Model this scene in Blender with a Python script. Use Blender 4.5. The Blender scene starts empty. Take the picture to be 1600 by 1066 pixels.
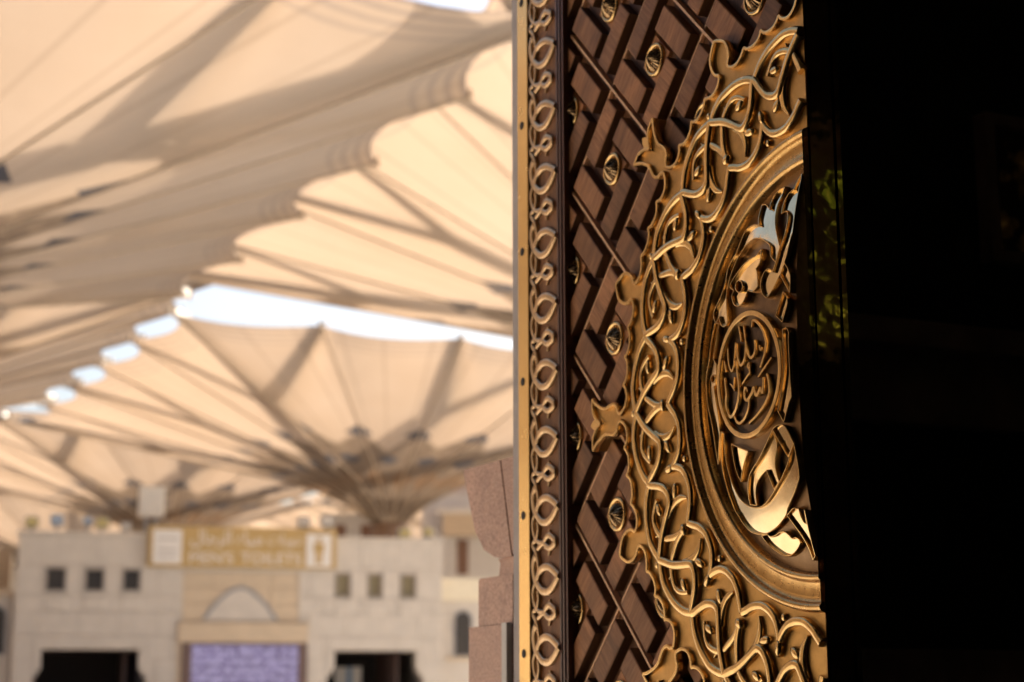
import bpy, bmesh, math, random
from mathutils import Vector, Matrix
rad = math.radians
random.seed(7)
sc = bpy.context.scene
C = sc.collection

# ------------------------------------------------------------------ camera
PITCH, ROLL, YAW = rad(11.32), rad(-0.17), rad(26.05)
EYE = 1.6
cam_d = bpy.data.cameras.new('camera'); cam = bpy.data.objects.new('camera', cam_d); C.objects.link(cam)
cp, sp_, cr_, sr_ = math.cos(PITCH), math.sin(PITCH), math.cos(ROLL), math.sin(ROLL)
right = Vector((cr_, -sp_*sr_, cp*sr_)); up = Vector((-sr_, -sp_*cr_, cp*cr_)); fwd = Vector((0, cp, sp_))
M = Matrix((right, up, -fwd)).transposed().to_4x4(); M.translation = Vector((0, 0, EYE))
cam.matrix_world = M
cam_d.sensor_width = 36; cam_d.lens = 2740*36/1600
cam_d.clip_start = 0.05; cam_d.clip_end = 6000
cam_d.dof.use_dof = True; cam_d.dof.focus_distance = 3.62; cam_d.dof.aperture_fstop = 3.0
cam_d.dof.aperture_blades = 9
sc.camera = cam
# ------------------------------------------------------------------ sky, sun, exposure
SUN_AZ, SUN_EL = 54.0, 29.0       # azimuth right of the view direction (+Y), elevation
w = bpy.data.worlds.new('World'); sc.world = w; w.use_nodes = True
nt = w.node_tree; bg = nt.nodes['Background']
sky = nt.nodes.new('ShaderNodeTexSky'); sky.sky_type = 'NISHITA'; sky.sun_disc = False
sky.sun_elevation = rad(SUN_EL); sky.sun_rotation = rad(SUN_AZ); sky.dust_density = 6.0; sky.air_density = 0.9; sky.ozone_density = 0.4
nt.links.new(sky.outputs[0], bg.inputs[0]); bg.inputs[1].default_value = 0.15
sd = bpy.data.lights.new('sun', 'SUN'); sd.energy = 4.8; sd.angle = rad(0.5); sd.color = (1.0, 0.95, 0.87)
so = bpy.data.objects.new('sun', sd); C.objects.link(so)
L = Vector((math.sin(rad(SUN_AZ))*math.cos(rad(SUN_EL)), math.cos(rad(SUN_AZ))*math.cos(rad(SUN_EL)), math.sin(rad(SUN_EL))))
so.rotation_euler = L.to_track_quat('Z', 'Y').to_euler(); so.location = L*60
vs = sc.view_settings; vs.view_transform = 'Standard'; vs.look = 'None'; vs.exposure = 1.15; vs.gamma = 1.0
sc.cycles.max_bounces = 8; sc.cycles.diffuse_bounces = 4; sc.cycles.glossy_bounces = 4; sc.cycles.transmission_bounces = 6
sc.cycles.sample_clamp_indirect = 6.0
try: sc.cycles.use_denoising = True
except Exception: pass

# ------------------------------------------------------------------ helpers
def tag(o, label=None, cat=None, group=None, kind=None):
    for k, v in (('label', label), ('category', cat), ('group', group), ('kind', kind)):
        if v: o[k] = v
    return o
def empty(name, loc=(0, 0, 0), rz=0.0, parent=None):
    o = bpy.data.objects.new(name, None); C.objects.link(o); o.location = loc; o.rotation_euler = (0, 0, rz)
    o.empty_display_size = 0.1
    if parent: o.parent = parent
    return o
def link(name, me, mat=None, parent=None, loc=None):
    o = bpy.data.objects.new(name, me); C.objects.link(o)
    if mat and not me.materials: me.materials.append(mat)
    if parent: o.parent = parent
    if loc: o.location = loc
    return o
class MB:
    def __init__(s): s.v = []; s.f = []; s.uv = None
    def add(s, vs, fs):
        n = len(s.v); s.v += [tuple(p) for p in vs]; s.f += [tuple(i+n for i in q) for q in fs]; return s
    def box(s, x0, x1, y0, y1, z0, z1):
        return s.add([(x0,y0,z0),(x1,y0,z0),(x1,y1,z0),(x0,y1,z0),(x0,y0,z1),(x1,y0,z1),(x1,y1,z1),(x0,y1,z1)],
                     [(0,3,2,1),(4,5,6,7),(0,1,5,4),(1,2,6,5),(2,3,7,6),(3,0,4,7)])
    def bbox(s, x0, x1, y0, y1, z0, z1, b):
        """box with chamfered edges on its -Y face"""
        return s.add([(x0,y1,z0),(x1,y1,z0),(x1,y1,z1),(x0,y1,z1),(x0,y0+b,z0),(x1,y0+b,z0),(x1,y0+b,z1),(x0,y0+b,z1),
                      (x0+b,y0,z0+b),(x1-b,y0,z0+b),(x1-b,y0,z1-b),(x0+b,y0,z1-b)],
                     [(3,2,1,0),(0,1,5,4),(1,2,6,5),(2,3,7,6),(3,0,4,7),(4,5,9,8),(5,6,10,9),(6,7,11,10),(7,4,8,11),(8,9,10,11)])
    def tube(s, pts, r, n=8, caps=True):
        pts = [Vector(p) for p in pts]; rs = r if isinstance(r, (list, tuple)) else [r]*len(pts)
        vs = []; fs = []; ref = Vector((0, 0, 1))
        for i, p in enumerate(pts):
            t = (pts[min(i+1, len(pts)-1)]-pts[max(i-1, 0)]).normalized()
            a = t.cross(ref if abs(t.z) < .95 else Vector((1, 0, 0))).normalized(); b = t.cross(a)
            for k in range(n):
                an = 2*math.pi*k/n; vs.append(p+(a*math.cos(an)+b*math.sin(an))*rs[i])
        for i in range(len(pts)-1):
            for k in range(n):
                fs.append((i*n+k, i*n+(k+1) % n, (i+1)*n+(k+1) % n, (i+1)*n+k))
        if caps: fs.append(tuple(range(n))[::-1]); fs.append(tuple(range((len(pts)-1)*n, len(pts)*n)))
        return s.add(vs, fs)
    def lathe(s, prof, n=24, cx=0, cy=0, a0=0, a1=2*math.pi):
        """profile of (r,z) turned about the vertical"""
        full = abs(a1-a0-2*math.pi) < 1e-6; m = n if full else n+1; vs = []; fs = []; k = len(prof)
        for i in range(m):
            a = a0+(a1-a0)*i/n
            for r, z in prof: vs.append((cx+r*math.cos(a), cy+r*math.sin(a), z))
        for i in range(n):
            j = (i+1) % m
            for q in range(k-1): fs.append((i*k+q, j*k+q, j*k+q+1, i*k+q+1))
        return s.add(vs, fs)
    def mesh(s, name, smooth=False, recalc=True, weld=False):
        me = bpy.data.meshes.new(name); me.from_pydata(s.v, [], s.f); me.update()
        if recalc or weld:
            bm = bmesh.new(); bm.from_mesh(me)
            if weld: bmesh.ops.remove_doubles(bm, verts=bm.verts, dist=1e-5)
            if recalc: bmesh.ops.recalc_face_normals(bm, faces=bm.faces)
            bm.to_mesh(me); bm.free()
        if smooth:
            me.polygons.foreach_set('use_smooth', [True]*len(me.polygons))
            if smooth != 'all':
                try: me.set_sharp_from_angle(angle=rad(smooth if smooth is not True else 50))
                except Exception: pass
        return me
    def build(s, name, mat=None, parent=None, smooth=False, loc=None, weld=False):
        return link(name, s.mesh(name, smooth, True, weld), mat, parent, loc)

# ------------------------------------------------------------------ materials
def nodes(name):
    m = bpy.data.materials.new(name); m.use_nodes = True
    t = m.node_tree; b = t.nodes['Principled BSDF']; return m, t, b
def N(t, typ, **kw):
    n = t.nodes.new(typ)
    for k, v in kw.items(): setattr(n, k, v)
    return n
def mixcol(t, fac, a, b, blend='MIX'):
    n = N(t, 'ShaderNodeMix', data_type='RGBA', blend_type=blend)
    for i, v in ((0, fac), (6, a), (7, b)):
        if hasattr(v, 'is_linked') or hasattr(v, 'links'): t.links.new(v, n.inputs[i])
        else: n.inputs[i].default_value = v if i == 0 else (*v, 1)
    return n.outputs[2]
def ramp(t, src, stops):
    r = N(t, 'ShaderNodeValToRGB'); t.links.new(src, r.inputs[0]); e = r.color_ramp.elements
    while len(e) < len(stops): e.new(.5)
    for q, (p, c) in zip(e, stops): q.position = p; q.color = (*c, 1) if len(c) == 3 else c
    return r.outputs[0]
def noise(t, scale, detail=4, rough=.6, vec=None, dist=0.0):
    n = N(t, 'ShaderNodeTexNoise'); n.inputs['Scale'].default_value = scale; n.inputs['Detail'].default_value = detail
    n.inputs['Roughness'].default_value = rough; n.inputs['Distortion'].default_value = dist
    if vec is not None: t.links.new(vec, n.inputs['Vector'])
    return n.outputs['Fac']
def coord(t, kind='Object', scale=(1, 1, 1), rot=(0, 0, 0)):
    c = N(t, 'ShaderNodeTexCoord'); mp = N(t, 'ShaderNodeMapping')
    mp.inputs['Scale'].default_value = scale; mp.inputs['Rotation'].default_value = rot
    t.links.new(c.outputs[kind], mp.inputs[0]); return mp.outputs[0]
def bump(t, b, h, strength=.2, dist=.002):
    n = N(t, 'ShaderNodeBump'); n.inputs['Strength'].default_value = strength; n.inputs['Distance'].default_value = dist
    t.links.new(h, n.inputs['Height']); t.links.new(n.outputs[0], b.inputs['Normal'])
def metal(name, col, dark, rough, var=.12, scale=40, bmp=.15, bscale=220, bdist=.0012, aniso=None):
    m, t, b = nodes(name); v = coord(t)
    n1 = noise(t, scale, 5, .65, v)
    t.links.new(ramp(t, n1, [(.3, dark), (.62, col)]), b.inputs['Base Color']); b.inputs['Metallic'].default_value = 1
    n2 = noise(t, scale*2.3, 4, .6, v)
    mr = N(t, 'ShaderNodeMapRange'); t.links.new(n2, mr.inputs[0]); mr.inputs[1].default_value = .3; mr.inputs[2].default_value = .7
    mr.inputs[3].default_value = max(.02, rough-var); mr.inputs[4].default_value = rough+var; t.links.new(mr.outputs[0], b.inputs['Roughness'])
    if bmp: bump(t, b, noise(t, bscale, 3, .6, v), bmp, bdist)
    return m
def plain(name, col, rough=.6, var=.08, scale=8, metallic=0.0, bmp=0, bscale=60, bdist=.003, spec=.5, vscale=(1, 1, 1)):
    m, t, b = nodes(name); v = coord(t, 'Object', vscale)
    lo = tuple(max(0, c*(1-var)) for c in col); hi = tuple(min(1, c*(1+var)) for c in col)
    t.links.new(ramp(t, noise(t, scale, 5, .6, v), [(.3, lo), (.7, hi)]), b.inputs['Base Color'])
    b.inputs['Roughness'].default_value = rough; b.inputs['Metallic'].default_value = metallic
    b.inputs['Specular IOR Level'].default_value = spec
    if bmp: bump(t, b, noise(t, bscale, 4, .6, v), bmp, bdist)
    return m
def wood(name, rot, tint=1.0):
    m, t, b = nodes(name)
    c = N(t, 'ShaderNodeTexCoord'); oi = N(t, 'ShaderNodeObjectInfo')
    add = N(t, 'ShaderNodeVectorMath', operation='ADD'); mul = N(t, 'ShaderNodeVectorMath', operation='SCALE')
    comb = N(t, 'ShaderNodeCombineXYZ')
    for i in range(3): t.links.new(oi.outputs['Random'], comb.inputs[i])
    t.links.new(comb.outputs[0], mul.inputs[0]); mul.inputs['Scale'].default_value = 7.0
    t.links.new(c.outputs['Object'], add.inputs[0]); t.links.new(mul.outputs[0], add.inputs[1])
    mp = N(t, 'ShaderNodeMapping'); mp.inputs['Rotation'].default_value = (0, rot, 0); t.links.new(add.outputs[0], mp.inputs[0])
    mp2 = N(t, 'ShaderNodeMapping'); mp2.inputs['Scale'].default_value = (9, 60, 90); t.links.new(mp.outputs[0], mp2.inputs[0])
    g = noise(t, 1.0, 6, .7, mp2.outputs[0], 1.2)
    mp3 = N(t, 'ShaderNodeMapping'); mp3.inputs['Scale'].default_value = (5, 14, 22); t.links.new(mp.outputs[0], mp3.inputs[0])
    g2 = noise(t, 1.0, 3, .5, mp3.outputs[0], .6)
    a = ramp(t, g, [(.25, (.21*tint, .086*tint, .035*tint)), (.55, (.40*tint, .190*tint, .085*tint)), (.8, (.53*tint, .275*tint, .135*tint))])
    bb = ramp(t, g2, [(.3, (.62, .58, .56)), (.7, (1.15, 1.08, 1.02))])
    col = mixcol(t, 1.0, a, bb, 'MULTIPLY')
    rnd = N(t, 'ShaderNodeMapRange'); t.links.new(oi.outputs['Random'], rnd.inputs[0]); rnd.inputs[3].default_value = .66; rnd.inputs[4].default_value = 1.24
    hsv = N(t, 'ShaderNodeHueSaturation'); t.links.new(col, hsv.inputs['Color']); t.links.new(rnd.outputs[0], hsv.inputs['Value'])
    t.links.new(hsv.outputs[0], b.inputs['Base Color'])
    b.inputs['Roughness'].default_value = .50; b.inputs['Specular IOR Level'].default_value = .28
    bump(t, b, g, .22, .0009)
    return m

BR_PLATE = metal('brass_satin', (.57, .335, .112), (.39, .22, .07), .40, .07, 14, .30, 900, .0006)
BR_RELIEF = metal('brass_relief', (.75, .50, .21), (.56, .36, .145), .23, .03, 30, 0, 300, .0006)
BR_RING = metal('brass_ring', (.56, .345, .13), (.40, .235, .08), .29, .04, 30, 0, 500, .0006)
BR_DARK = metal('bronze_dark', (.20, .118, .055), (.13, .075, .035), .36, .07, 18, .25, 400, .0008)
BR_FLOOR = metal('bronze_roundel_floor', (.10, .06, .034), (.06, .036, .02), .34, .06, 20, .2, 400, .0008)
BR_POL = metal('brass_polished', (.84, .65, .37), (.76, .56, .30), .10, .03, 25, .10, 90, .0008)
BR_STRIP = metal('brass_strip', (.95, .67, .28), (.88, .60, .24), .26, .02, 6, 0, 20, .0005)
BR_VINE = metal('brass_aged', (.62, .43, .245), (.44, .29, .15), .34, .06, 60, 0, 300, .0008)
BR_STUD = metal('brass_stud', (.44, .29, .15), (.26, .165, .085), .26, .04, 60, 0, 300, .0006)
EDGE = metal('edge_metal', (.40, .29, .15), (.18, .12, .065), .06, .03, 9, .16, 6.5, .012)
COPPER = plain('inlay_wood', (.86, .50, .27), .42, .2, 60)
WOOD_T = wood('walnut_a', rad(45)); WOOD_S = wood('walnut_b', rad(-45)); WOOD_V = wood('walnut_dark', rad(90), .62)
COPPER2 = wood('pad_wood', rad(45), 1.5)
WOOD_SIDE = wood('walnut_shaded_side', rad(45), .34)  # shade on the block sides, painted in as a darker walnut
DARK = plain('dark_gap', (.018, .012, .010), .7, .2, 30)
SEAL = plain('grey_seal', (.42, .37, .35), .55, .1, 20)
MOULD = plain('red_moulding', (.085, .030, .022), .35, .25, 40)
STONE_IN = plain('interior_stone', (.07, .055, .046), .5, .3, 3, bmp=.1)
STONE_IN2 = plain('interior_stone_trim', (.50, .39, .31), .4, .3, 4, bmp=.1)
MARBLE = plain('courtyard_marble', (.66, .61, .54), .35, .06, .7)
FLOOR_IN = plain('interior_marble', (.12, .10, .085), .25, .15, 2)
GATE = plain('gate_stone', (.42, .36, .31), .7, .12, 4, bmp=.1)

# ------------------------------------------------------------------ ground, gate and dark hall round the camera
# gate frame: local x = into the hall, local y = along the facade to the right, origin below the medallion centre
PD, CU, CV = 2.0965, 2.8793, 0.6541
dn = Vector((math.sin(YAW), -math.cos(YAW), 0)); d2 = Vector((math.cos(YAW), math.sin(YAW), 0)); d1 = -dn
ORIG = d2*PD - dn*CU
RZ = math.atan2(dn.y, dn.x)
ZC = EYE + CV
def gate_frame(name): return empty(name, ORIG, RZ)
HALL_X0 = -1.40
g = MB(); g.add([(-3000,-3000,0),(3000,-3000,0),(3000,3000,0),(-3000,3000,0)], [(0,1,2,3)])
tag(g.build('ground', MARBLE), kind='structure')
def gframe_mesh(mb, name, mat, smooth=False):
    o = mb.build(name, mat, None, smooth); o.location = ORIG; o.rotation_euler = (0, 0, RZ); return o
tag(gframe_mesh(MB().box(HALL_X0, 9, -9, 7, -.3, .012), 'hall_floor', FLOOR_IN), kind='structure')
tag(gframe_mesh(MB().box(HALL_X0-.2, 9.2, -9.2, 7.2, 5.6, 5.9), 'hall_ceiling', STONE_IN), kind='structure')
gw = gate_frame('gate_wall'); tag(gw, 'dark stone front wall of the hall beside the open door', 'wall')
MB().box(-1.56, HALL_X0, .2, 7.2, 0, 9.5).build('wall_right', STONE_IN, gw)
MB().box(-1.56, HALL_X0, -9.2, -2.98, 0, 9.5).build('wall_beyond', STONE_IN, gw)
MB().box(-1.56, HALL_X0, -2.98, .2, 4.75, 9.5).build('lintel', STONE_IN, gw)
# things on the inside of that wall, seen beyond the leaf
MB().box(HALL_X0, HALL_X0+.10, .78, .98, .012, 5.6).build('pilaster', STONE_IN2, gw)
MB().box(HALL_X0, HALL_X0+.16, .98, 3.2, 2.62, 2.70).build('ledge', STONE_IN2, gw)
MB().box(HALL_X0, HALL_X0+.07, .98, 3.2, 2.40, 2.62).build('carved_band', STONE_IN2, gw)
MB().box(HALL_X0, HALL_X0+.12, .98, 3.2, 1.62, 1.72).build('ledge', STONE_IN2, gw)
hw = gate_frame('hall_walls'); tag(hw, 'unlit inner walls of the hall round the viewer', 'wall')
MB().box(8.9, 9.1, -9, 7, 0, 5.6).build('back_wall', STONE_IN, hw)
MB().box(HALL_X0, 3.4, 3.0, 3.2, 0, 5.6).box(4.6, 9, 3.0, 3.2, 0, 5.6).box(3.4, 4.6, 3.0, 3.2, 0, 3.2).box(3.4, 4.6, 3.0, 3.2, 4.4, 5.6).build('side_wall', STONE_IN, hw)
m_, t_, b_ = nodes('green_glass'); gcol = ramp(t_, noise(t_, 5, 4, .6, coord(t_)), [(.35, (.05, .09, .01)), (.5, (.30, .36, .04)), (.68, (.62, .56, .10))])
t_.links.new(gcol, b_.inputs['Emission Color']); b_.inputs['Emission Strength'].default_value = .55; b_.inputs['Base Color'].default_value = (.05, .07, .01, 1)
wnd = gate_frame('hall_window'); tag(wnd, 'green glass window in the hall side wall mirrored in the door edge', 'window')
for a_, b_2, c_2, d_2 in ((3.91, 4.00, 3.99, 4.13), (3.86, 3.885, 3.96, 4.06), (4.02, 4.09, 4.05, 4.15), (3.88, 4.02, 3.735, 3.760), (3.87, 3.95, 3.36, 3.40), (3.87, 3.89, 3.36, 3.48), (4.03, 4.06, 3.40, 3.46)):
    MB().box(a_, b_2, 3.06, 3.08, c_2, d_2).build('pane', m_, wnd)
MB().box(3.4, 4.6, 3.081, 3.12, 3.2, 4.4).build('lattice', STONE_IN2, wnd)
ln_ = gate_frame('wall_lantern'); tag(ln_, 'dim amber framed lantern on the dark wall at the right edge', 'lantern')
MB().box(HALL_X0, HALL_X0+.06, 1.68, 1.72, 2.95, 3.45).box(HALL_X0, HALL_X0+.06, 2.06, 2.10, 2.95, 3.45).box(HALL_X0, HALL_X0+.06, 1.72, 2.06, 2.95, 2.99).box(HALL_X0, HALL_X0+.06, 1.72, 2.06, 3.41, 3.45).build('frame', STONE_IN2, ln_)
m_, t_, b_ = nodes('amber_glass'); gcol = ramp(t_, noise(t_, 9, 3, .6, coord(t_)), [(.45, (.004, .002, .001)), (.62, (.10, .045, .008)), (.75, (.5, .25, .05))])
t_.links.new(gcol, b_.inputs['Emission Color']); b_.inputs['Emission Strength'].default_value = .025; b_.inputs['Base Color'].default_value = (.02, .012, .006, 1)
MB().box(HALL_X0, HALL_X0+.02, 1.72, 2.06, 2.99, 3.41).build('glass', m_, ln_)
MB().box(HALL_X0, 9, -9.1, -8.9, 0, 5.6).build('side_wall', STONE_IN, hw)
# ------------------------------------------------------------------ door leaf
door = gate_frame('door_leaf'); tag(door, 'tall wooden mosque door leaf with gilded half medallion and woven walnut blocks', 'door')
def lv(u, v, h): return (u, -h, v+ZC)
V0, V1 = -ZC+.02, 2.1
def lbox(u0, u1, v0, v1, h0, h1): return MB().box(u0, u1, -h1, -h0, v0+ZC, v1+ZC)
# --- carcass
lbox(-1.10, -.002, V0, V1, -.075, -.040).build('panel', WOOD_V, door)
lbox(-1.400, -1.364, V0, V1, -.06, .002).build('edge_seal', SEAL, door)
lbox(-1.363, -1.281, V0, V1, -.075, -.006).build('rebate', DARK, door)
st = lbox(-1.362, -1.301, V0, V1, -.02, .004).build('brass_strip', BR_STRIP, door)
def disc(r0, h0, h1, n=16):
    prof = [(0, h1), (r0*.8, h1), (r0, h1-.0008), (r0, h0)]
    mb = MB(); m = MB().lathe(prof, n)
    return MB().add([(x, -z, y) for x, y, z in m.v], m.f)
scr_me = disc(.0115, .0, .0015).mesh('screw', 40)
for k in range(-1, 5):
    link('screw', scr_me, DARK, st, (-1.335, -.0045, ZC+.1745+.3645*(k-1)+.0))
lbox(-1.281, -1.129, V0, V1, -.075, .0).build('border', WOOD_V, door)
mo = MB()
for a, b, h in ((-1.129, -1.119, .004), (-1.119, -1.110, -.003), (-1.110, -1.101, .005), (-1.101, -1.088, .002)):
    mo.box(a, b-.0004, -h, .06, V0+ZC, V1+ZC)
mo.build('moulding', MOULD, door)
# --- sweep of a 2-D line over the door face
RND = [(-1, 0), (-.98, .50), (-.86, .83), (-.55, .965), (0, 1), (.55, .965), (.86, .83), (.98, .50), (1, 0)]
FLAT = [(-1, 0), (-1, .8), (-.7, 1), (.7, 1), (1, .8), (1, 0)]
def cr(pts, n=5, closed=False):
    out = []; m = len(pts)
    for i in range(m if closed else m-1):
        p = [pts[(i+k) % m] if closed else pts[min(max(i+k, 0), m-1)] for k in (-1, 0, 1, 2)]
        for j in range(n):
            t = j/n
            out.append(tuple(.5*((2*p[1][c])+(-p[0][c]+p[2][c])*t+(2*p[0][c]-5*p[1][c]+4*p[2][c]-p[3][c])*t*t+(-p[0][c]+3*p[1][c]-3*p[2][c]+p[3][c])*t**3) for c in range(len(pts[0]))))
    if not closed: out.append(tuple(pts[-1]))
    return out
def sweep(mb, pts, wid, h0, hgt, prof=RND, closed=False, taper=(False, False)):
    m = len(pts); vs = []; fs = []; k = len(prof)
    for i, p in enumerate(pts):
        a = pts[(i-1) % m] if closed else pts[max(i-1, 0)]; b = pts[(i+1) % m] if closed else pts[min(i+1, m-1)]
        tx, ty = b[0]-a[0], b[1]-a[1]; l = math.hypot(tx, ty) or 1; nx, ny = -ty/l, tx/l
        f = i/(m-1) if m > 1 else 0
        ww = wid(f) if callable(wid) else wid; hh = hgt(f) if callable(hgt) else hgt
        z0 = h0(p[0], p[1]) if callable(h0) else h0
        for x, y in prof: vs.append(lv(p[0]+nx*x*ww/2, p[1]+ny*x*ww/2, z0+y*hh))
    for i in range(m if closed else m-1):
        j = (i+1) % m
        for q in range(k-1): fs.append((i*k+q, j*k+q, j*k+q+1, i*k+q+1))
    if not closed: fs.append(tuple(range(k))); fs.append(tuple(range((m-1)*k, m*k))[::-1])
    return mb.add(vs, fs)
def lump(mb, u, v, a, ln, wd, h0, hh, n=12, m=5):
    vs = []; fs = []; ca, sa = math.cos(a), math.sin(a)
    for i in range(m):
        rr, he = ((1, 0), (.98, .5), (.86, .82), (.55, .97), (0, 1))[i]
        for k in range(n):
            t = 2*math.pi*k/n; x = ln/2*rr*math.cos(t); y = wd/2*rr*math.sin(t)
            vs.append(lv(u+x*ca-y*sa, v+x*sa+y*ca, h0+hh*he))
    for i in range(m-1):
        for k in range(n): fs.append((i*n+k, i*n+(k+1) % n, (i+1)*n+(k+1) % n, (i+1)*n+k))
    return mb.add(vs, fs)
def pol(r, a): return (r*math.cos(rad(a)), r*math.sin(rad(a)))
# --- carved vine of the border, one motif every 0.18 m
B = {
 's1': [(-1.2551,.2755),(-1.2694,.2726),(-1.2711,.262),(-1.2554,.2465),(-1.2447,.2248),(-1.2395,.2023),(-1.2452,.1853),(-1.2564,.1692)],
 'leaf': [(-1.2579,.2361),(-1.27,.2219),(-1.271,.2004),(-1.2603,.1734),(-1.237,.1517),(-1.2162,.142),(-1.1854,.1418),(-1.1563,.1566),(-1.1310,.1766)],
 'leaf2': [(-1.1310,.1766),(-1.1557,.1911),(-1.186,.2033),(-1.2169,.2039),(-1.2388,.1932),(-1.25,.175)],
 's3': [(-1.2628,.163),(-1.2725,.1429),(-1.2649,.1131),(-1.2417,.0925),(-1.2092,.0884)],
 's4': [(-1.2457,.1441),(-1.2413,.1238),(-1.2494,.1018)],
 'sp1': [(-1.1851,.1192),(-1.180,.1025)], 'sp2': [(-1.1819,.0742),(-1.1882,.0538)],
 'con': [(-1.2092,.087),(-1.2263,.0824),(-1.2458,.0738)]}
FL = [(-1.2061,.0901),(-1.1952,.1008),(-1.1776,.1045),(-1.1461,.0875),(-1.1576,.0766),(-1.1819,.0724),(-1.2047,.0835)]
mb = MB()
for k, p in B.items():
    thin = k in ('sp1', 'sp2')
    sweep(mb, cr(p, 4), (lambda f: .018*(1-.6*f)) if k == 'sp2' else ((lambda f: .006+.010*f) if k == 'sp1' else (.0210 if k.startswith('leaf') else .0130)), -.001, .0115 if not thin else .007)
sweep(mb, cr(FL, 4, True), .0165, -.001, .0120, closed=True)
vine_me = mb.mesh('vine_motif', 60)
for k in range(-5, 7):
    link('vine_motif', vine_me, BR_VINE, door, (0, 0, .18*k))
# --- walnut blocks in pinwheels round the studs, all at 45 degrees; (s,t)=(u+v,u-v)
LP, S0, T0 = .441, -.001, -1.752
BT, BB = -.013, -.041
def clip(poly, f):
    out = []
    for i in range(len(poly)):
        a, b = poly[i], poly[(i+1) % len(poly)]; fa, fb = f(a), f(b)
        if fa >= 0: out.append(a)
        if fa*fb < 0:
            t = fa/(fa-fb); out.append((a[0]+(b[0]-a[0])*t, a[1]+(b[1]-a[1])*t))
    return out
def inset(poly, d):
    m = len(poly); cx = sum(p[0] for p in poly)/m; cy = sum(p[1] for p in poly)/m; out = []
    for i in range(m):
        a, b, c = poly[i-1], poly[i], poly[(i+1) % m]
        def nrm(p, q):
            x, y = q[0]-p[0], q[1]-p[1]; l = math.hypot(x, y) or 1; n = (-y/l, x/l)
            return n if (cx-p[0])*n[0]+(cy-p[1])*n[1] > 0 else (-n[0], -n[1])
        n1, n2 = nrm(a, b), nrm(b, c); dx, dy = n1[0]+n2[0], n1[1]+n2[1]; q = max(.2, (dx*dx+dy*dy)/2)
        out.append((b[0]+dx/q*d, b[1]+dy/q*d))
    return out
def prism_mesh(poly, cu, cvv, name):
    m = len(poly); ins = inset(poly, .0026)
    vs = [(x-cu, -BB, y-cvv) for x, y in poly]+[(x-cu, -(BT-.0020), y-cvv) for x, y in poly]+[(x-cu, -BT, y-cvv) for x, y in ins]
    fs = [(i, (i+1) % m, m+(i+1) % m, m+i) for i in range(m)]+[(m+i, m+(i+1) % m, 2*m+(i+1) % m, 2*m+i) for i in range(m)]+[tuple(range(2*m, 3*m))]
    me = MB().add(vs, fs).mesh(name); return me
CELL = [('t', .031, .129, .032, .266), ('s', .171, .409, .036, .125), ('t', .312, .407, .174, .407), ('s', .033, .276, .316, .406)]
cache = {}
def st2uv(s, t): return ((s+t)/2, (s-t)/2)
studs = []
for i in range(-5, 8):
    for j in range(-5, 10):
        s0, t0 = S0+i*LP, T0+j*LP
        u, v = st2uv(s0+.2205, t0+.2205)
        if -1.16 < u < -.02 and -.8 < v < 1.45 and math.hypot(u, v) > .77: studs.append((u, v))
        for q, (dr, a, b, c, d) in enumerate(CELL):
            P = [st2uv(s0+a, t0+c), st2uv(s0+b, t0+c), st2uv(s0+b, t0+d), st2uv(s0+a, t0+d)]
            if max(p[0] for p in P) < -1.095 or min(p[0] for p in P) > -.01: continue
            if max(p[1] for p in P) < -.78 or min(p[1] for p in P) > 1.42: continue
            if max(math.hypot(*p) for p in P) < .755: continue
            Q = clip(clip(P, lambda p: -.003-p[0]), lambda p: p[0]+1.098)
            if len(Q) < 3: continue
            cu, cvv = sum(p[0] for p in P)/4, sum(p[1] for p in P)/4
            whole = len(Q) == 4 and all(abs(Q[k][0]-P[k][0]) < 1e-9 for k in range(4))
            if whole:
                if q not in cache: cache[q] = prism_mesh(P, cu, cvv, 'block')
                me = cache[q]
            else: me = prism_mesh(Q, cu, cvv, 'block')
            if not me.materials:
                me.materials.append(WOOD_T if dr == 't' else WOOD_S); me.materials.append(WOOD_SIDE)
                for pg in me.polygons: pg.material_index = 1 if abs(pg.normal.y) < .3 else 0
            link('block', me, None, door, (cu, 0, cvv+ZC))
# inlay strips in the long gaps between the pinwheels
for i in range(-5, 8):
    for which in 'st':
        ln = (S0 if which == 's' else T0)+i*LP
        if which == 's': A, Bp = st2uv(ln, -3.2), st2uv(ln, 1.6)
        else: A, Bp = st2uv(-1.9, ln), st2uv(2.4, ln)
        dx, dy = Bp[0]-A[0], Bp[1]-A[1]; l = math.hypot(dx, dy); nx, ny = -dy/l*.0032, dx/l*.0032
        P = [(A[0]+nx, A[1]+ny), (Bp[0]+nx, Bp[1]+ny), (Bp[0]-nx, Bp[1]-ny), (A[0]-nx, A[1]-ny)]
        for f in (lambda p: -.003-p[0], lambda p: p[0]+1.098, lambda p: p[1]+.8, lambda p: 1.45-p[1]):
            P = clip(P, f) if len(P) > 2 else P
        if len(P) < 3: continue
        m = len(P); hh = -.0225 if which == 's' else -.0300
        MB().add([lv(x, y, -.041) for x, y in P]+[lv(x, y, hh) for x, y in P], [(k, (k+1) % m, m+(k+1) % m, m+k) for k in range(m)]+[tuple(range(m, 2*m))]).build('inlay_strip', COPPER, door)
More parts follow.
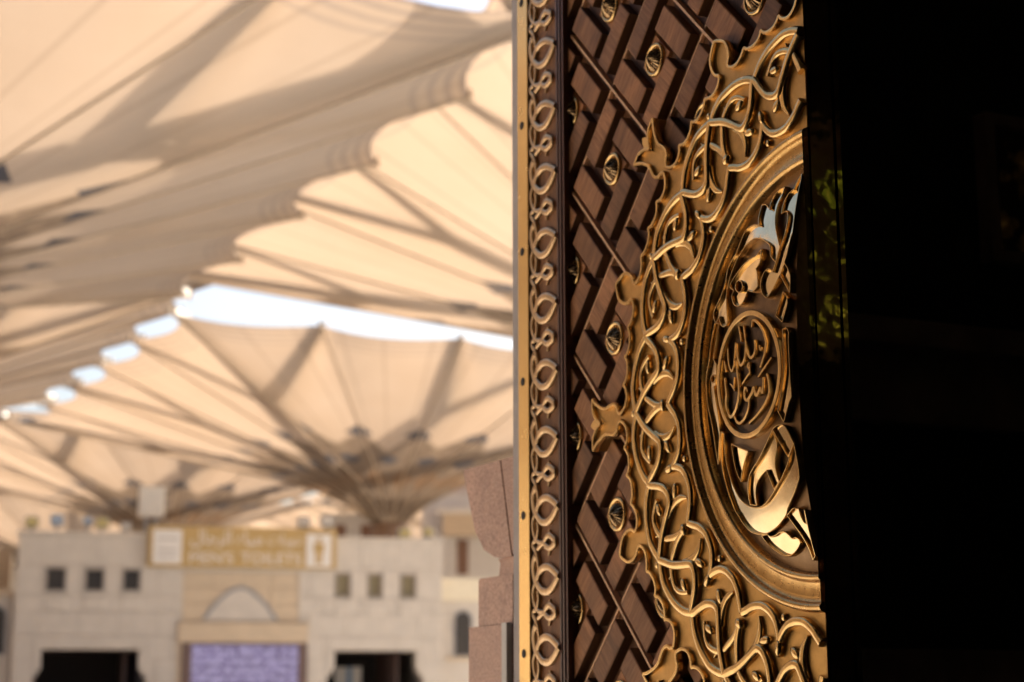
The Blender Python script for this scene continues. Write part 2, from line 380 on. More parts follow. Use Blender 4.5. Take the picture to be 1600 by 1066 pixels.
# studs: fluted cone in a bezel
n = 40; vs = [(0, -.026, 0)]; fs = []
for ring, (r, h) in enumerate(((.008, .0225), (.018, .016), (.0275, .007), (.031, .001))):
    for k in range(n):
        a = 2*math.pi*k/n; q = r*(1+(.03 if k % 2 else -.02)); vs.append((q*math.cos(a), -(h+(.0006 if k % 2 else -.0004)), q*math.sin(a)))
for k in range(n): fs.append((0, 1+k, 1+(k+1) % n))
for ring in range(3):
    for k in range(n): fs.append((1+ring*n+k, 1+(ring+1)*n+k, 1+(ring+1)*n+(k+1) % n, 1+ring*n+(k+1) % n))
stud_me = MB().add(vs, fs).mesh('stud', 28)
m = MB().lathe([(.043, 0), (.043, .005), (.040, .0080), (.036, .0080), (.0325, .005), (.0315, 0)], 36)
bez_me = MB().add([(x, -z, y) for x, y, z in m.v], m.f).mesh('bezel', 50)
pad_me = {}
for u, v in studs:
    q = .052; P = clip(clip([(u, v-q*1.22), (u+q*1.22, v), (u, v+q*1.22), (u-q*1.22, v)], lambda p: -.003-p[0]), lambda p: p[0]+1.098)
    if len(P) > 2:
        m = len(P); MB().add([lv(x, y, -.041) for x, y in P]+[lv(x, y, -.0302) for x, y in P], [(k, (k+1) % m, m+(k+1) % m, m+k) for k in range(m)]+[tuple(range(m, 2*m))]).build('stud_pad', COPPER2, door)
    s_ = link('stud', stud_me, BR_STUD, door, (u, .0298, v+ZC)); link('bezel', bez_me, BR_RELIEF, s_)
from mathutils.geometry import delaunay_2d_cdt
def inside(p, loops):
    c_ = False
    for P in loops:
        for i in range(len(P)):
            (x1, y1), (x2, y2) = P[i-1], P[i]
            if (y1 > p[1]) != (y2 > p[1]) and p[0] < (x2-x1)*(p[1]-y1)/(y2-y1)+x1: c_ = not c_
    return c_
def fill2d(loops, step=None):
    pts = []; ed = []
    for P in loops:
        n0 = len(pts); pts += [Vector(p) for p in P]; ed += [(n0+i, n0+(i+1) % len(P)) for i in range(len(P))]
    if step:
        xs = [p[0] for p in loops[0]]; ys = [p[1] for p in loops[0]]; y = min(ys)
        while y < max(ys):
            x = min(xs)
            while x < max(xs):
                if inside((x, y), loops): pts.append(Vector((x, y)))
                x += step
            y += step
    vo, eo, fo, *_ = delaunay_2d_cdt(pts, ed, [], 0, 1e-6)
    fo = [f for f in fo if inside(((vo[f[0]].x+vo[f[1]].x+vo[f[2]].x)/3, (vo[f[0]].y+vo[f[1]].y+vo[f[2]].y)/3), loops)]
    return [(v.x, v.y) for v in vo], fo
# --- medallion plate: scalloped outline with finials, period 45 degrees, mirrored
OUT = [(.8713,-7.5),(.8604,-6.5),(.8418,-5.3),(.817,-4.95),(.7964,-5.3),(.7874,-5.95),(.7767,-5.9),(.7658,-4.94),(.7618,-3.51),(.7669,-2.13),(.7784,-.9),
       (.7684,-.13),(.7627,1.16),(.763,2.72),(.771,3.81),(.7803,4.21),(.7686,4.97),(.7628,6.13),(.7627,7.5),(.7709,8.75),(.7794,9.3),
       (.7679,10.05),(.7612,11.4),(.765,12.7),(.7767,13.75),(.7952,14.45),(.8064,13.75),(.8123,12.9),(.8283,12.42),(.8482,12.62),(.8686,12.9),(.8932,12.52),(.9183,11.78),(.9351,11.0),
       (.9348,12.2),(.9303,13.2),(.9139,14.3),(.8954,15.0)]
outline = []
for k in range(8):
    seg = [(r, a+7.5) for r, a in OUT]           # 0 .. 22.5 from small finial to large finial
    base = 90+22.5*k
    if k % 2 == 0: s2 = [(r, base+22.5-a) for r, a in reversed(seg)]   # large finial first
    else: s2 = [(r, base+a) for r, a in seg]
    outline += s2 if k == 0 else s2[1:]
OUTXY = [pol(r, a) for r, a in outline]
OUTXY = [(min(x, -.0012), y) for x, y in OUTXY]
def densify(pts, sharp=.9):
    out = []
    for i in range(len(pts)-1):
        a, b = pts[i], pts[i+1]; out.append(a)
        if math.hypot(b[0]-a[0], b[1]-a[1]) > .006: out.append(((a[0]+b[0])/2, (a[1]+b[1])/2))
    return out+[pts[-1]]
# smooth each run between sharp cusps
def smooth_runs(pts, n=4, ang=62):
    runs = []; cur = [pts[0]]
    for i in range(1, len(pts)-1):
        cur.append(pts[i]); a, b, c = pts[i-1], pts[i], pts[i+1]
        d = abs((math.atan2(c[1]-b[1], c[0]-b[0])-math.atan2(b[1]-a[1], b[0]-a[0])+math.pi) % (2*math.pi)-math.pi)
        if d > rad(ang): runs.append(cur); cur = [pts[i]]
    cur.append(pts[-1]); runs.append(cur); return runs
runs = smooth_runs(OUTXY)
line = []; 
for r_ in runs:
    q = cr(r_, 4) if len(r_) > 2 else r_
    line += q if not line else q[1:]
RI = .470
inner = [pol(RI, 270-180*k/72) for k in range(73)]; inner = [(min(x, -.0012), y) for x, y in inner]
poly = line+inner
pv, pf = fill2d([poly], .03)
mb = MB().add([lv(x, y, 0) for x, y in pv], pf); m = len(poly)
me = mb.mesh('medallion_plate')
side = MB().add([lv(x, y, 0) for x, y in poly]+[lv(x, y, -.04) for x, y in poly], [(i, (i+1) % m, m+(i+1) % m, m+i) for i in range(m)])
plate = link('medallion_plate', me, BR_PLATE, door); side.build('plate_edge', BR_PLATE, plate)
mb = MB()
for r_ in runs:
    q = cr(r_, 4) if len(r_) > 2 else r_
    sweep(mb, q, .0095, -.004, .0145, [(-1, 0), (-1, .8), (-.75, .97), (0, 1), (.75, .97), (1, .8), (1, 0)])
mb.build('lip', BR_RELIEF, plate, 45)
for k in range(0, 5):      # small middle petal in the notch of each large finial
    a = 90+45*k; mb = MB(); P = [(.885, 0), (.905, .85), (.925, 1.15), (.943, .75), (.957, 0), (.943, -.75), (.925, -1.15), (.905, -.85)]
    P = [pol(r, a+b) for r, b in P]; P = clip(P, lambda p: -.002-p[0])
    if len(P) < 3: continue
    q = inset(P, .003); m = len(P)
    mb.add([lv(x, y, -.03) for x, y in P]+[lv(x, y, -.001) for x, y in P]+[lv(x, y, .004) for x, y in q], [(i, (i+1) % m, m+(i+1) % m, m+i) for i in range(m)]+[(m+i, m+(i+1) % m, 2*m+(i+1) % m, 2*m+i) for i in range(m)]+[tuple(range(2*m, 3*m))])
    mb.build('petal', BR_RELIEF, plate)
# scrolling vine in relief: one 15 degree unit, mirrored twelve times; angles from the node
o1 = lambda a: (a-.95)*15/14.0
o2 = lambda a: a-.45
VN = {
 'arc': ([(.6842,1.02),(.6999,2.52),(.712,4.12),(.722,6.12),(.7273,7.94),(.731,10.2),(.7284,11.74),(.7224,13.31),(.7132,14.95)], o1, .0215, .0140),
 'exc': ([(.6842,.95),(.6724,1.6),(.651,2.4),(.6296,3.5),(.6162,4.83),(.6094,6.24),(.611,7.47),(.623,8.48),(.6406,9.59),(.6623,10.95),(.6807,12.27),(.6958,13.57),(.7132,14.95)], o1, .0215, .0170),
 'tip': ([(.6369,9.61),(.6191,8.67),(.5976,8.14),(.5757,8.23),(.5608,8.87),(.5485,9.7)], o2, lambda f: .026*(1-.78*f*f), lambda f: .0135*(1-.35*f)),
 'lobe': ([(.5702,-.1),(.5538,.73),(.5365,2.18),(.5264,4.14),(.5221,6.16),(.522,8.39),(.528,10.36),(.5382,12.26),(.5525,13.84),(.5655,15.38)], lambda a: (a+.1)*15/15.48, .0205, .0160),
 'br': ([(.5900,15.4),(.6069,15.3),(.6259,14.9),(.6423,14.27),(.6561,13.61),(.6687,13.04),(.6826,11.94),(.6906,10.76),(.696,9.46),(.6982,8.19),(.694,6.94),(.6841,5.83),(.6723,4.87),(.6655,4.45)], lambda a: a-.4, lambda f: .0215-.009*f, lambda f: .0135-.002*f),
 'tick': ([(.6883,11.89),(.6962,11.04),(.7077,10.8)], o2, lambda f: .009-.005*f, .009)}
BEADS = []
mb = MB(); 
for k in range(12):
    odd = k % 2 == 1
    A = (lambda a: 90+15*k+a) if odd else (lambda a: 90+15*(k+1)-a)
    for nm, (pts, mp, wd, hg) in VN.items():
        P = cr([pol(r, A(mp(a))) for r, a in pts], 5); run = []
        for p_ in P+[(1, 0)]:
            if p_[0] < -.0045: run.append(p_)
            else:
                if len(run) > 2: sweep(mb, run, wd, -.001, hg)
                run = []
    for r, a, ang, ln, wdh in ((.588, o2(5.9), 62, .042, .021), (.668, o2(6.6), 100, .037, .019)):
        u, v = pol(r, A(a))
        if u > -.015: continue
        t = rad(A(a))+rad(ang if odd else -ang); lump(mb, u, v, t, ln, wdh, -.001, .0125)
for k in range(13):
    a = 90+15*k
    for r, ln, wd in (((.592, .031, .023),) if k % 2 == 0 else ((.588, .038, .020),)):
        u, v = pol(r, a)
        if u > -.012: continue
        lump(mb, u, v, rad(a)+(0 if k % 2 else rad(90)), ln, wd, -.001, .0165)
    BEADS.append(pol(.735, a) if k % 2 == 0 else pol(.524, a))
mb.build('scroll_relief', BR_RELIEF, plate, 70)
bd = MB(); lump(bd, 0, -ZC, 0, .018, .018, -.0005, .0105, 14); bead_me = bd.mesh('bead', 'all')
for u, v in BEADS:
    if u < -.02: link('bead', bead_me, BR_RELIEF, plate, (u, 0, v+ZC))
# --- ring mouldings and domed boss, half turned
def rows(prof, n=96):
    mb = MB(); vs = []; fs = []; k = len(prof)
    for i in range(n+1):
        a = 90+180*i/n
        for r, h in prof:
            x, y = pol(r, a); vs.append(lv(min(x, -.001), y, h))
    for i in range(n):
        for q in range(k-1): fs.append((i*k+q, (i+1)*k+q, (i+1)*k+q+1, i*k+q+1))
    return mb.add(vs, fs)
RP = [(.503,-.002),(.5015,.003),(.4985,.0095),(.4945,.0135),(.4900,.0145),(.4860,.0128),(.4830,.0080),(.4815,.0030),(.4790,.0010),(.470,-.0006),(.458,-.0010),(.447,.0000),(.4425,.0012),(.4405,.0045),(.4380,.0105),(.4345,.0142),(.4310,.0148),(.4270,.0128),(.4240,.0080),(.4225,.0015),(.4205,-.004)]
rows(RP).build('ring_moulding', BR_RING, plate, 75)
def hl(u, v): 
    q = (math.hypot(u, v)/.41)**3
    return .012+.047*max(0, 1-q)
def hb(u, v): return hl(u, v)-.015
DP = [(.422*k/28, 0) for k in range(28, -1, -1)]
DP = [(r, hb(r, 0)) for r, _ in DP]
boss = rows(DP, 72).build('boss', BR_DARK, plate, 'all')
# cut profile along the leaf edge, and the edge of the leaf itself
pr = [(r, h) for r, h in RP]+[(r, h) for r, h in DP]
vv = [(-r, h) for r, h in pr]+[(r, h) for r, h in reversed(pr)]
bm = bmesh.new(); fv = [bm.verts.new(lv(-.0008, y, h)) for y, h in vv]+[bm.verts.new(lv(-.0008, y, -.012)) for y in (.503, -.503)]
f = bm.faces.new(fv); bmesh.ops.triangulate(bm, faces=[f]); me = bpy.data.meshes.new('cut_face'); bm.to_mesh(me); bm.free()
link('cut_face', me, EDGE, plate)
lbox(-.0015, .003, V0, V1, -.078, -.0035).build('edge_strip', EDGE, door)
lbox(.003, .008, V0, V1, -.078, -.066).build('edge_bead', EDGE, door)
# --- calligraphy: thin raised outlines round polished, slightly sunk faces, following the dome
LET = {
 'a': ([(-.2212,.3239),(-.1999,.3320),(-.1713,.3299),(-.1483,.3229),(-.1564,.3397),(-.1560,.3561),(-.1537,.3711),(-.1350,.3664),(-.1115,.3494),(-.1115,.3649),(-.0996,.3808),(-.0824,.3869),(-.0648,.3870),(-.0674,.3699),(-.0781,.3512),(-.0804,.3285),(-.0751,.3057),(-.0641,.2818),(-.0465,.2487),(-.0550,.2318),(-.0582,.2196),(-.0665,.2258),(-.0805,.2395),(-.0873,.2628),(-.1135,.2799),(-.1403,.2916),(-.1671,.2966),(-.1997,.2907),(-.2234,.2766),(-.2326,.2727),(-.2564,.2456),(-.2700,.2233),(-.2757,.1954),(-.2705,.1689),(-.2594,.1324),(-.2659,.1257),(-.2846,.1265),(-.2997,.1373),(-.3108,.1550),(-.3217,.1455),(-.3356,.1495),(-.3494,.1644),(-.3497,.1756),(-.3092,.2003),(-.2904,.2281),(-.2854,.2610),(-.2596,.2795),(-.2480,.2847)], None),
 'b': ([(-.0050,.4003),(-.0151,.3878),(-.0233,.3704),(-.0396,.3659),(-.0510,.3546),(-.0555,.3397),(-.0560,.3256),(-.0370,.3263),(-.0282,.3149),(-.0273,.2936),(-.0350,.2659),(-.0464,.2478),(-.0583,.2204),(-.0688,.2012),(-.0819,.2102),(-.0977,.2103),(-.1109,.1976),(-.1144,.1810),(-.1054,.1617),(-.0925,.1508),(-.0802,.1530),(-.0595,.1691),(-.0411,.1891),(-.0316,.2023),(-.0238,.2160),(-.0194,.2253),(-.0084,.2595),(-.0041,.2688),(-.0030,.2749),(-.0030,.3094),(-.0030,.3407),(-.0030,.3860)], None),
 'c': ([(-.0248,.2102),(-.0107,.1917),(-.0030,.1753),(-.0039,.1430),(-.0396,.1887),(-.0315,.2006)], None),
 'd': ([(-.0282,.1498),(-.0547,.1044),(-.0320,.0871),(-.0140,.1191),(-.0152,.1361)], None),
 'e': ([(-.1217,.2632),(-.1213,.2421),(-.1253,.2316),(-.1386,.2232),(-.1320,.2111),(-.1265,.1819),(-.1469,.1750),(-.1683,.1831),(-.1729,.1762),(-.1875,.1608),(-.2111,.1570),(-.2314,.1662),(-.2458,.1869),(-.2361,.1973),(-.2599,.2100),(-.2534,.2194),(-.2313,.2323),(-.2024,.2453),(-.1700,.2519),(-.1419,.2532)], [(-.1933,.1966),(-.1962,.1887),(-.2058,.1863),(-.2181,.1906),(-.2274,.1997),(-.2292,.2093),(-.2223,.2148),(-.2102,.2136),(-.1987,.2064)]),
 'f': ([(-.3363,.1450),(-.3081,.1390),(-.3208,.1029),(-.3359,.0636),(-.3172,.0484),(-.3176,.0217),(-.3233,.0040),(-.3354,.0026),(-.3289,-.0207),(-.3186,-.0542),(-.3136,-.0873),(-.3176,-.1129),(-.3454,-.1684),(-.3527,-.1043),(-.3632,-.0684),(-.3823,-.0260),(-.3890,.0148),(-.3807,.0422),(-.3663,.0649),(-.3541,.1061)], [(-.3255,.0178),(-.3296,.0122),(-.3390,.0112),(-.3485,.0155),(-.3523,.0226),(-.3480,.0281),(-.3383,.0290),(-.3290,.0247)]),
 'g': ([(-.3068,-.1075),(-.3000,-.1041),(-.2905,-.1081),(-.2960,-.1506),(-.2882,-.1947),(-.2743,-.2271),(-.2511,-.2533),(-.2216,-.2699),(-.1870,-.2783),(-.1546,-.2774),(-.1203,-.2652),(-.0750,-.2374),(-.0389,-.2058),(-.0269,-.1862),(-.0097,-.1657),(-.0069,-.1838),(-.0030,-.2084),(-.0039,-.2338),(-.0113,-.2458),(-.0300,-.2662),(-.0610,-.2921),(-.0713,-.3046),(-.1094,-.3222),(-.1506,-.3317),(-.1915,-.3332),(-.2336,-.3229),(-.2642,-.3017),(-.2806,-.2832),(-.2925,-.2711),(-.3098,-.2316),(-.3205,-.1907),(-.3209,-.1560)], None),
 'h': ([(-.0831,-.1308),(-.1092,-.1547),(-.1427,-.1819),(-.1796,-.2025),(-.1968,-.2189),(-.2079,-.2462),(-.2078,-.2696),(-.1780,-.2742),(-.1754,-.2496),(-.1627,-.2294),(-.1388,-.2155),(-.1176,-.2081),(-.0981,-.2495),(-.0761,-.2356),(-.0828,-.2121),(-.0814,-.1894),(-.0693,-.1614)], None),
 'i': ([(-.0813,-.1286),(-.0644,-.1227),(-.0388,-.1270),(-.0192,-.1532),(-.0109,-.1664),(-.0280,-.1845),(-.0346,-.1901)], None),
 'j': ([(-.0308,.0481),(-.0292,-.0020),(-.0407,-.0497),(-.0585,-.0932),(-.0393,-.1189),(-.0175,-.0812),(-.0088,-.0694),(-.0109,-.0248),(-.0119,.0447),(-.0102,.0616),(-.0182,.0723),(-.0311,.0713)], None),
 'k': ([(-.2556,-.1362),(-.1858,-.1607),(-.2144,-.1900),(-.2328,-.2182),(-.2462,-.1980),(-.2540,-.1698)], None),
 'l': ([(-.1598,-.3358),(-.1484,-.3409),(-.1275,-.3402),(-.1091,-.3360),(-.0901,-.3360),(-.0776,-.3426),(-.0665,-.3515),(-.0540,-.3501),(-.0445,-.3549),(-.0415,-.3622),(-.0553,-.3715),(-.0745,-.3797),(-.0984,-.3836),(-.1221,-.3795),(-.1460,-.3680),(-.1694,-.3531),(-.1856,-.3361)], None),
 'm': ([(-.0669,-.3047),(-.0453,-.3293),(-.0252,-.3564),(-.0162,-.3791),(-.0141,-.3978),(-.0030,-.3900),(-.0030,-.3336),(-.0030,-.3023),(-.0030,-.3016),(-.0051,-.3272),(-.0143,-.3225),(-.0207,-.3092),(-.0221,-.2964),(-.0381,-.2933),(-.0514,-.2984)], None),
}
RIM = [(-1, 0), (-1, .92), (-.5, 1), (.5, 1), (1, .92), (1, 0)]
def closed_runs(pts, n=3, ang=48):
    m = len(pts); sharp = []
    for i in range(m):
        a, b, c = pts[i-1], pts[i], pts[(i+1) % m]
        d = abs((math.atan2(c[1]-b[1], c[0]-b[0])-math.atan2(b[1]-a[1], b[0]-a[0])+math.pi) % (2*math.pi)-math.pi)
        if d > rad(ang): sharp.append(i)
    if not sharp: return [cr(pts, n, True)+[pts[0]]]
    out = []
    for q, i in enumerate(sharp):
        j = sharp[(q+1) % len(sharp)]; k = i; run = [pts[i]]
        while True:
            k = (k+1) % m; run.append(pts[k])
            if k == j: break
        out.append(cr(run, n) if len(run) > 2 else [run[0], ((run[0][0]+run[1][0])/2, (run[0][1]+run[1][1])/2), run[1]])
    return out
for key, (pts, hole) in LET.items():
    rr = closed_runs(pts); full = []
    for r_ in rr: full += r_[:-1]
    pv, pf = fill2d([full, hole] if hole else [full], .012)
    me = MB().add([lv(x, y, hl(x, y)-.0068) for x, y in pv], pf).mesh('letter')
    me.polygons.foreach_set('use_smooth', [True]*len(me.polygons))
    let = link('letter', me, BR_POL, plate)
    mb = MB()
    for r_ in rr: sweep(mb, r_, .0030, lambda x, y: hb(x, y)-.002, .0170, RIM)
    if hole: sweep(mb, cr(hole, 2, True), .0028, lambda x, y: hb(x, y)-.002, .0170, RIM, closed=True)
    mb.build('rim', BR_RELIEF, let, 40)
# roundel with the inner inscription
RC, RO_, RI_ = (-.1745, .0015), .1365, .1240
circ = lambda r, n=64: [(RC[0]+r*math.cos(2*math.pi*k/n), RC[1]+r*math.sin(2*math.pi*k/n)) for k in range(n)]
mb = MB(); sweep(mb, circ((RO_+RI_)/2), RO_-RI_, lambda x, y: hb(x, y)-.004, .0205, [(-1, 0), (-1, .9), (-.8, .98), (0, 1), (.8, .98), (1, .9), (1, 0)], closed=True)
rnd = mb.build('roundel', BR_RELIEF, plate, 40)
pv, pf = fill2d([circ(RI_+.003, 48)], .02)
MB().add([lv(x, y, hb(x, y)+.0012) for x, y in pv], pf).build('roundel_floor', BR_FLOOR, rnd, 'all')
TXT = [([(-.2816,.0492),(-.2775,.0361),(-.2737,.0231)], 3),
 ([(-.2642,.0743),(-.2608,.0454),(-.2533,.0283),(-.2450,.0207),(-.2358,.0304),(-.2296,.0538),(-.2266,.0795)], 3),
 ([(-.2221,.0769),(-.2185,.0517),(-.2117,.0348),(-.2020,.0262),(-.1888,.0343),(-.1825,.0504),(-.1800,.0725)], 4),
 ([(-.1821,.0763),(-.1762,.0562),(-.1683,.0410),(-.1586,.0349),(-.1453,.0420),(-.1416,.0585),(-.1446,.0693)], 4),
 ([(-.2118,.1125),(-.2058,.0955),(-.2003,.0770)], 3),
 ([(-.1901,.1099),(-.1863,.0952),(-.1811,.0751)], 3),
 ([(-.1557,.0997),(-.1509,.1135),(-.1329,.1056),(-.1125,.0863),(-.1009,.0619),(-.1013,.0511),(-.1049,.0365),(-.1148,.0213),(-.1248,.0078)], 4),
 ([(-.2243,.0406),(-.2198,.0137),(-.2150,-.0148),(-.2169,-.0387),(-.2295,-.0608),(-.2463,-.0738),(-.2625,-.0757),(-.2770,-.0622),(-.2796,-.0426),(-.2749,-.0259),(-.2794,-.0041),(-.2805,.0119)], 5),
 ([(-.1868,-.0229),(-.1916,-.0324),(-.1905,-.0471),(-.1807,-.0521),(-.1685,-.0463),(-.1579,-.0377),(-.1525,-.0301),(-.1457,-.0464),(-.1360,-.0446),(-.1275,-.0358),(-.1205,-.0453),(-.1154,-.0310),(-.1137,-.0144)], 5),
 ([(-.1775,-.0346),(-.1836,-.0251),(-.1910,-.0325),(-.1884,-.0432)], 3),
 ([(-.1730,-.0524),(-.1775,-.0704),(-.1950,-.0883),(-.2175,-.0961),(-.2332,-.0895),(-.2411,-.0780)], 4),
 ([(-.0998,-.0099),(-.0936,-.0311),(-.0952,-.0526),(-.1134,-.0716),(-.1433,-.0890),(-.1778,-.1018)], 4),
 ([(-.1337,-.0111),(-.1080,.0049),(-.0807,.0218)], 3),
 ([(-.1698,.0266),(-.1742,.0179),(-.1660,.0148),(-.1688,.0264)], 2.5),
 ([(-.1693,.0154),(-.1666,.0046),(-.1822,-.0048),(-.2001,-.0156)], 3),
 ([(-.2549,-.0047),(-.2438,-.0127),(-.2333,-.0239)], 2.5),
 ([(-.2331,.0055),(-.2357,-.0062),(-.2385,-.0179)], 2.5),
 ([(-.1258,.0556),(-.1215,.0446),(-.1151,.0502)], 2.5)]
for p, wpx in TXT:
    mb = MB(); w0 = wpx*.0019
    sweep(mb, cr(p, 4), (lambda w0: (lambda f: w0*(.55+.55*math.sin(math.pi*(.12+.76*f)))))(w0), lambda x, y: hb(x, y)-.002, .0125, FLAT)
    mb.build('inscription_stroke', BR_RELIEF, rnd, 45)

# ------------------------------------------------------------------ pink granite pedestal outside the gate (profile extruded along the facade)
m_, t_, b_ = nodes('pink_granite'); v_ = coord(t_)
sp1 = noise(t_, 150, 3, .7, v_); sp2 = noise(t_, 14, 4, .6, v_)
c1 = ramp(t_, sp1, [(.30, (.24, .14, .11)), (.46, (.52, .315, .24)), (.60, (.60, .385, .30)), (.74, (.68, .53, .45))])
c2 = ramp(t_, sp2, [(.3, (.82, .80, .80)), (.7, (1.08, 1.04, 1.02))])
t_.links.new(mixcol(t_, 1.0, c1, c2, 'MULTIPLY'), b_.inputs['Base Color']); b_.inputs['Roughness'].default_value = .38
GRAN = m_
ped = gate_frame('granite_pedestal'); tag(ped, 'pink granite pedestal with flared block left of the door edge', 'pedestal')
def prof_ext(P, y0, y1):
    m = len(P); return MB().add([(x, y0, z) for x, z in P]+[(x, y1, z) for x, z in P], [tuple(range(m)), tuple(range(2*m-1, m-1, -1))]+[(i, (i+1) % m, m+(i+1) % m, m+i) for i in range(m)])
zz = lambda v: v+ZC
prof_ext([(-1.715, 0), (-1.706, zz(-.474)), (-1.43, zz(-.474)), (-1.43, 0)], .006, .9).build('base_block', GRAN, ped)
prof_ext([(-1.650, zz(-.4735)), (-1.650, zz(-.348)), (-1.640, zz(-.340)), (-1.43, zz(-.340)), (-1.43, zz(-.4735))], .010, .9).build('shaft_block', GRAN, ped)
prof_ext([(-1.525, zz(-.3395)), (-1.515, zz(-.305)), (-1.53, zz(-.292)), (-1.43, zz(-.292)), (-1.43, zz(-.3395))], .014, .9).build('neck', GRAN, ped)
prof_ext([(-1.50, zz(-.2915)), (-1.535, zz(-.286)), (-1.60, zz(-.262)), (-1.662, zz(-.204)), (-1.742, zz(-.030)), (-1.738, zz(-.020)), (-1.497, zz(-.020)), (-1.425, zz(-.2915))], .004, .9).build('flared_block', GRAN, ped)
prof_ext([(-1.494, zz(-.020)), (-1.424, zz(-.2850)), (-1.405, zz(-.2850)), (-1.405, zz(-.020))], .006, .9).build('flared_block', GRAN, ped)
WHITE_P = plain('white_panel', (.62, .58, .54), .5, .06, 10)
wp = gframe_mesh(MB().box(-1.455, -1.425, -.012, .004, 0, zz(-.470)), 'white_panel', WHITE_P); tag(wp, 'narrow white panel standing against the granite pedestal by the door', 'panel')

# ------------------------------------------------------------------ giant umbrellas of the square
m_, t_, b_ = nodes('umbrella_fabric'); t_.nodes.remove(b_)
uvn = N(t_, 'ShaderNodeUVMap'); sep = N(t_, 'ShaderNodeSeparateXYZ'); t_.links.new(uvn.outputs[0], sep.inputs[0])
def math_(op, a, b=None, c=None):
    n = N(t_, 'ShaderNodeMath', operation=op)
    for i, v in enumerate((a, b, c)):
        if v is None: continue
        if hasattr(v, 'links'): t_.links.new(v, n.inputs[i])
        else: n.inputs[i].default_value = v
    return n.outputs[0]
fr = math_('FRACT', math_('MULTIPLY', sep.outputs[0], 20)); 
def diamonds(t0, hw, ht, off):
    d = math_('DIVIDE', math_('ABSOLUTE', math_('SUBTRACT', math_('FRACT', math_('ADD', fr, off)), .5)), hw)
    e = math_('DIVIDE', math_('ABSOLUTE', math_('SUBTRACT', sep.outputs[1], t0)), ht)
    return math_('LESS_THAN', math_('ADD', d, e), 1.0)
blue = math_('MAXIMUM', diamonds(.45, .24, .036, .5), diamonds(.29, .30, .034, 0))
brn = diamonds(.17, .46, .06, .5)
seam = math_('LESS_THAN', math_('ABSOLUTE', math_('SUBTRACT', math_('FRACT', math_('MULTIPLY', fr, 3)), .5)), .045)
base = ramp(t_, noise(t_, .25, 4, .6, coord(t_)), [(.3, (.80, .645, .50)), (.7, (.86, .71, .57))])
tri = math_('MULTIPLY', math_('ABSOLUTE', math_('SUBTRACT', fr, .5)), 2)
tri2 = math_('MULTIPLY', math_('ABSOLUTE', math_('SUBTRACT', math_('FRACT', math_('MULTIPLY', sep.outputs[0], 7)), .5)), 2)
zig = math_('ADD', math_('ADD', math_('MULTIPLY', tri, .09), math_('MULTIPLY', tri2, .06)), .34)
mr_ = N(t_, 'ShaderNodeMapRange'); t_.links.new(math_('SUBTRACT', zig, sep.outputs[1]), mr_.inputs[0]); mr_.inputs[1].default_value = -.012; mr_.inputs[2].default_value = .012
funnel_shade = ramp(t_, noise(t_, 1.2, 4, .7, coord(t_)), [(.35, (.29, .225, .175)), (.58, (.38, .30, .23)), (.68, (.60, .47, .34))])  # darker cloth near the neck: funnel shade painted into the fabric colour
base = mixcol(t_, mr_.outputs[0], base, funnel_shade)
c = mixcol(t_, blue, base, (.15, .15, .17)); c = mixcol(t_, brn, c, (.38, .25, .16))
c = mixcol(t_, math_('MULTIPLY', seam, .22), c, (.35, .27, .2))
for t0_, k_ in ((.925, .28), (.950, .34), (.974, .42), (.996, .5)):
    c = mixcol(t_, math_('MULTIPLY', math_('LESS_THAN', math_('ABSOLUTE', math_('SUBTRACT', sep.outputs[1], t0_)), .0045), k_), c, (.34, .32, .33))
df = N(t_, 'ShaderNodeBsdfDiffuse'); tr = N(t_, 'ShaderNodeBsdfTranslucent'); mx = N(t_, 'ShaderNodeMixShader')
ctr = mixcol(t_, 1.0, c, (.335, .292, .252), 'MULTIPLY')
t_.links.new(c, df.inputs[0]); t_.links.new(ctr, tr.inputs[0]); mx.inputs[0].default_value = .70
t_.links.new(df.outputs[0], mx.inputs[1]); t_.links.new(tr.outputs[0], mx.inputs[2]); t_.links.new(mx.outputs[0], t_.nodes['Material Output'].inputs[0])
FABRIC = m_
ARM = plain('umbrella_arm', (.55, .52, .47), .45, .08, 3); RIBM = plain('umbrella_seam', (.38, .30, .22), .7, .1, 5)
MAST = plain('umbrella_mast', (.20, .115, .07), .5, .15, 3)
HALF, ZN, ZT, R0U = 13.75, 8.7, 14.4, .5
def edge_pt(p):
    p %= 20; side = int(p//5); q = p-5*side; x = -HALF+2*HALF*q/5; fr_ = p-math.floor(p); sag = math.sin(math.pi*fr_)
    y = -HALF+1.10*sag*(1-.15*sag); z = ZT-.05*sag
    # pull corners a little
    a = side*math.pi/2; return Vector((x*math.cos(a)-y*math.sin(a), x*math.sin(a)+y*math.cos(a), z))
def fab(p, t):
    e = edge_pt(p); d = Vector((e.x, e.y)).normalized(); fr_ = p-math.floor(p)
    r = Vector((d.x*R0U, d.y*R0U))*(1-t)+Vector((e.x, e.y))*t
    gg = .20*(1-(1-t)**12)+.80*t
    z = ZN+(e.z-ZN)*gg - .15*math.sin(math.pi*fr_)*math.sin(math.pi*min(1, t))**.8*t
    return Vector((r.x, r.y, z))
NPH, NTT = 20*8, 34
vs = [tuple(fab(20*i/NPH, j/NTT)) for i in range(NPH+1) for j in range(NTT+1)]
fs = []; K = NTT+1
for i in range(NPH):
    for j in range(NTT): fs.append((i*K+j, (i+1)*K+j, (i+1)*K+j+1, i*K+j+1))
fab_me = bpy.data.meshes.new('canopy'); fab_me.from_pydata(vs, [], fs); fab_me.update()
uvl = fab_me.uv_layers.new(name='UVMap')
for poly_ in fab_me.polygons:
    poly_.use_smooth = True
    for li in poly_.loop_indices:
        vi = fab_me.loops[li].vertex_index; uvl.data[li].uv = ((vi//K)/NPH, (vi % K)/NTT)
fab_me.materials.append(FABRIC)
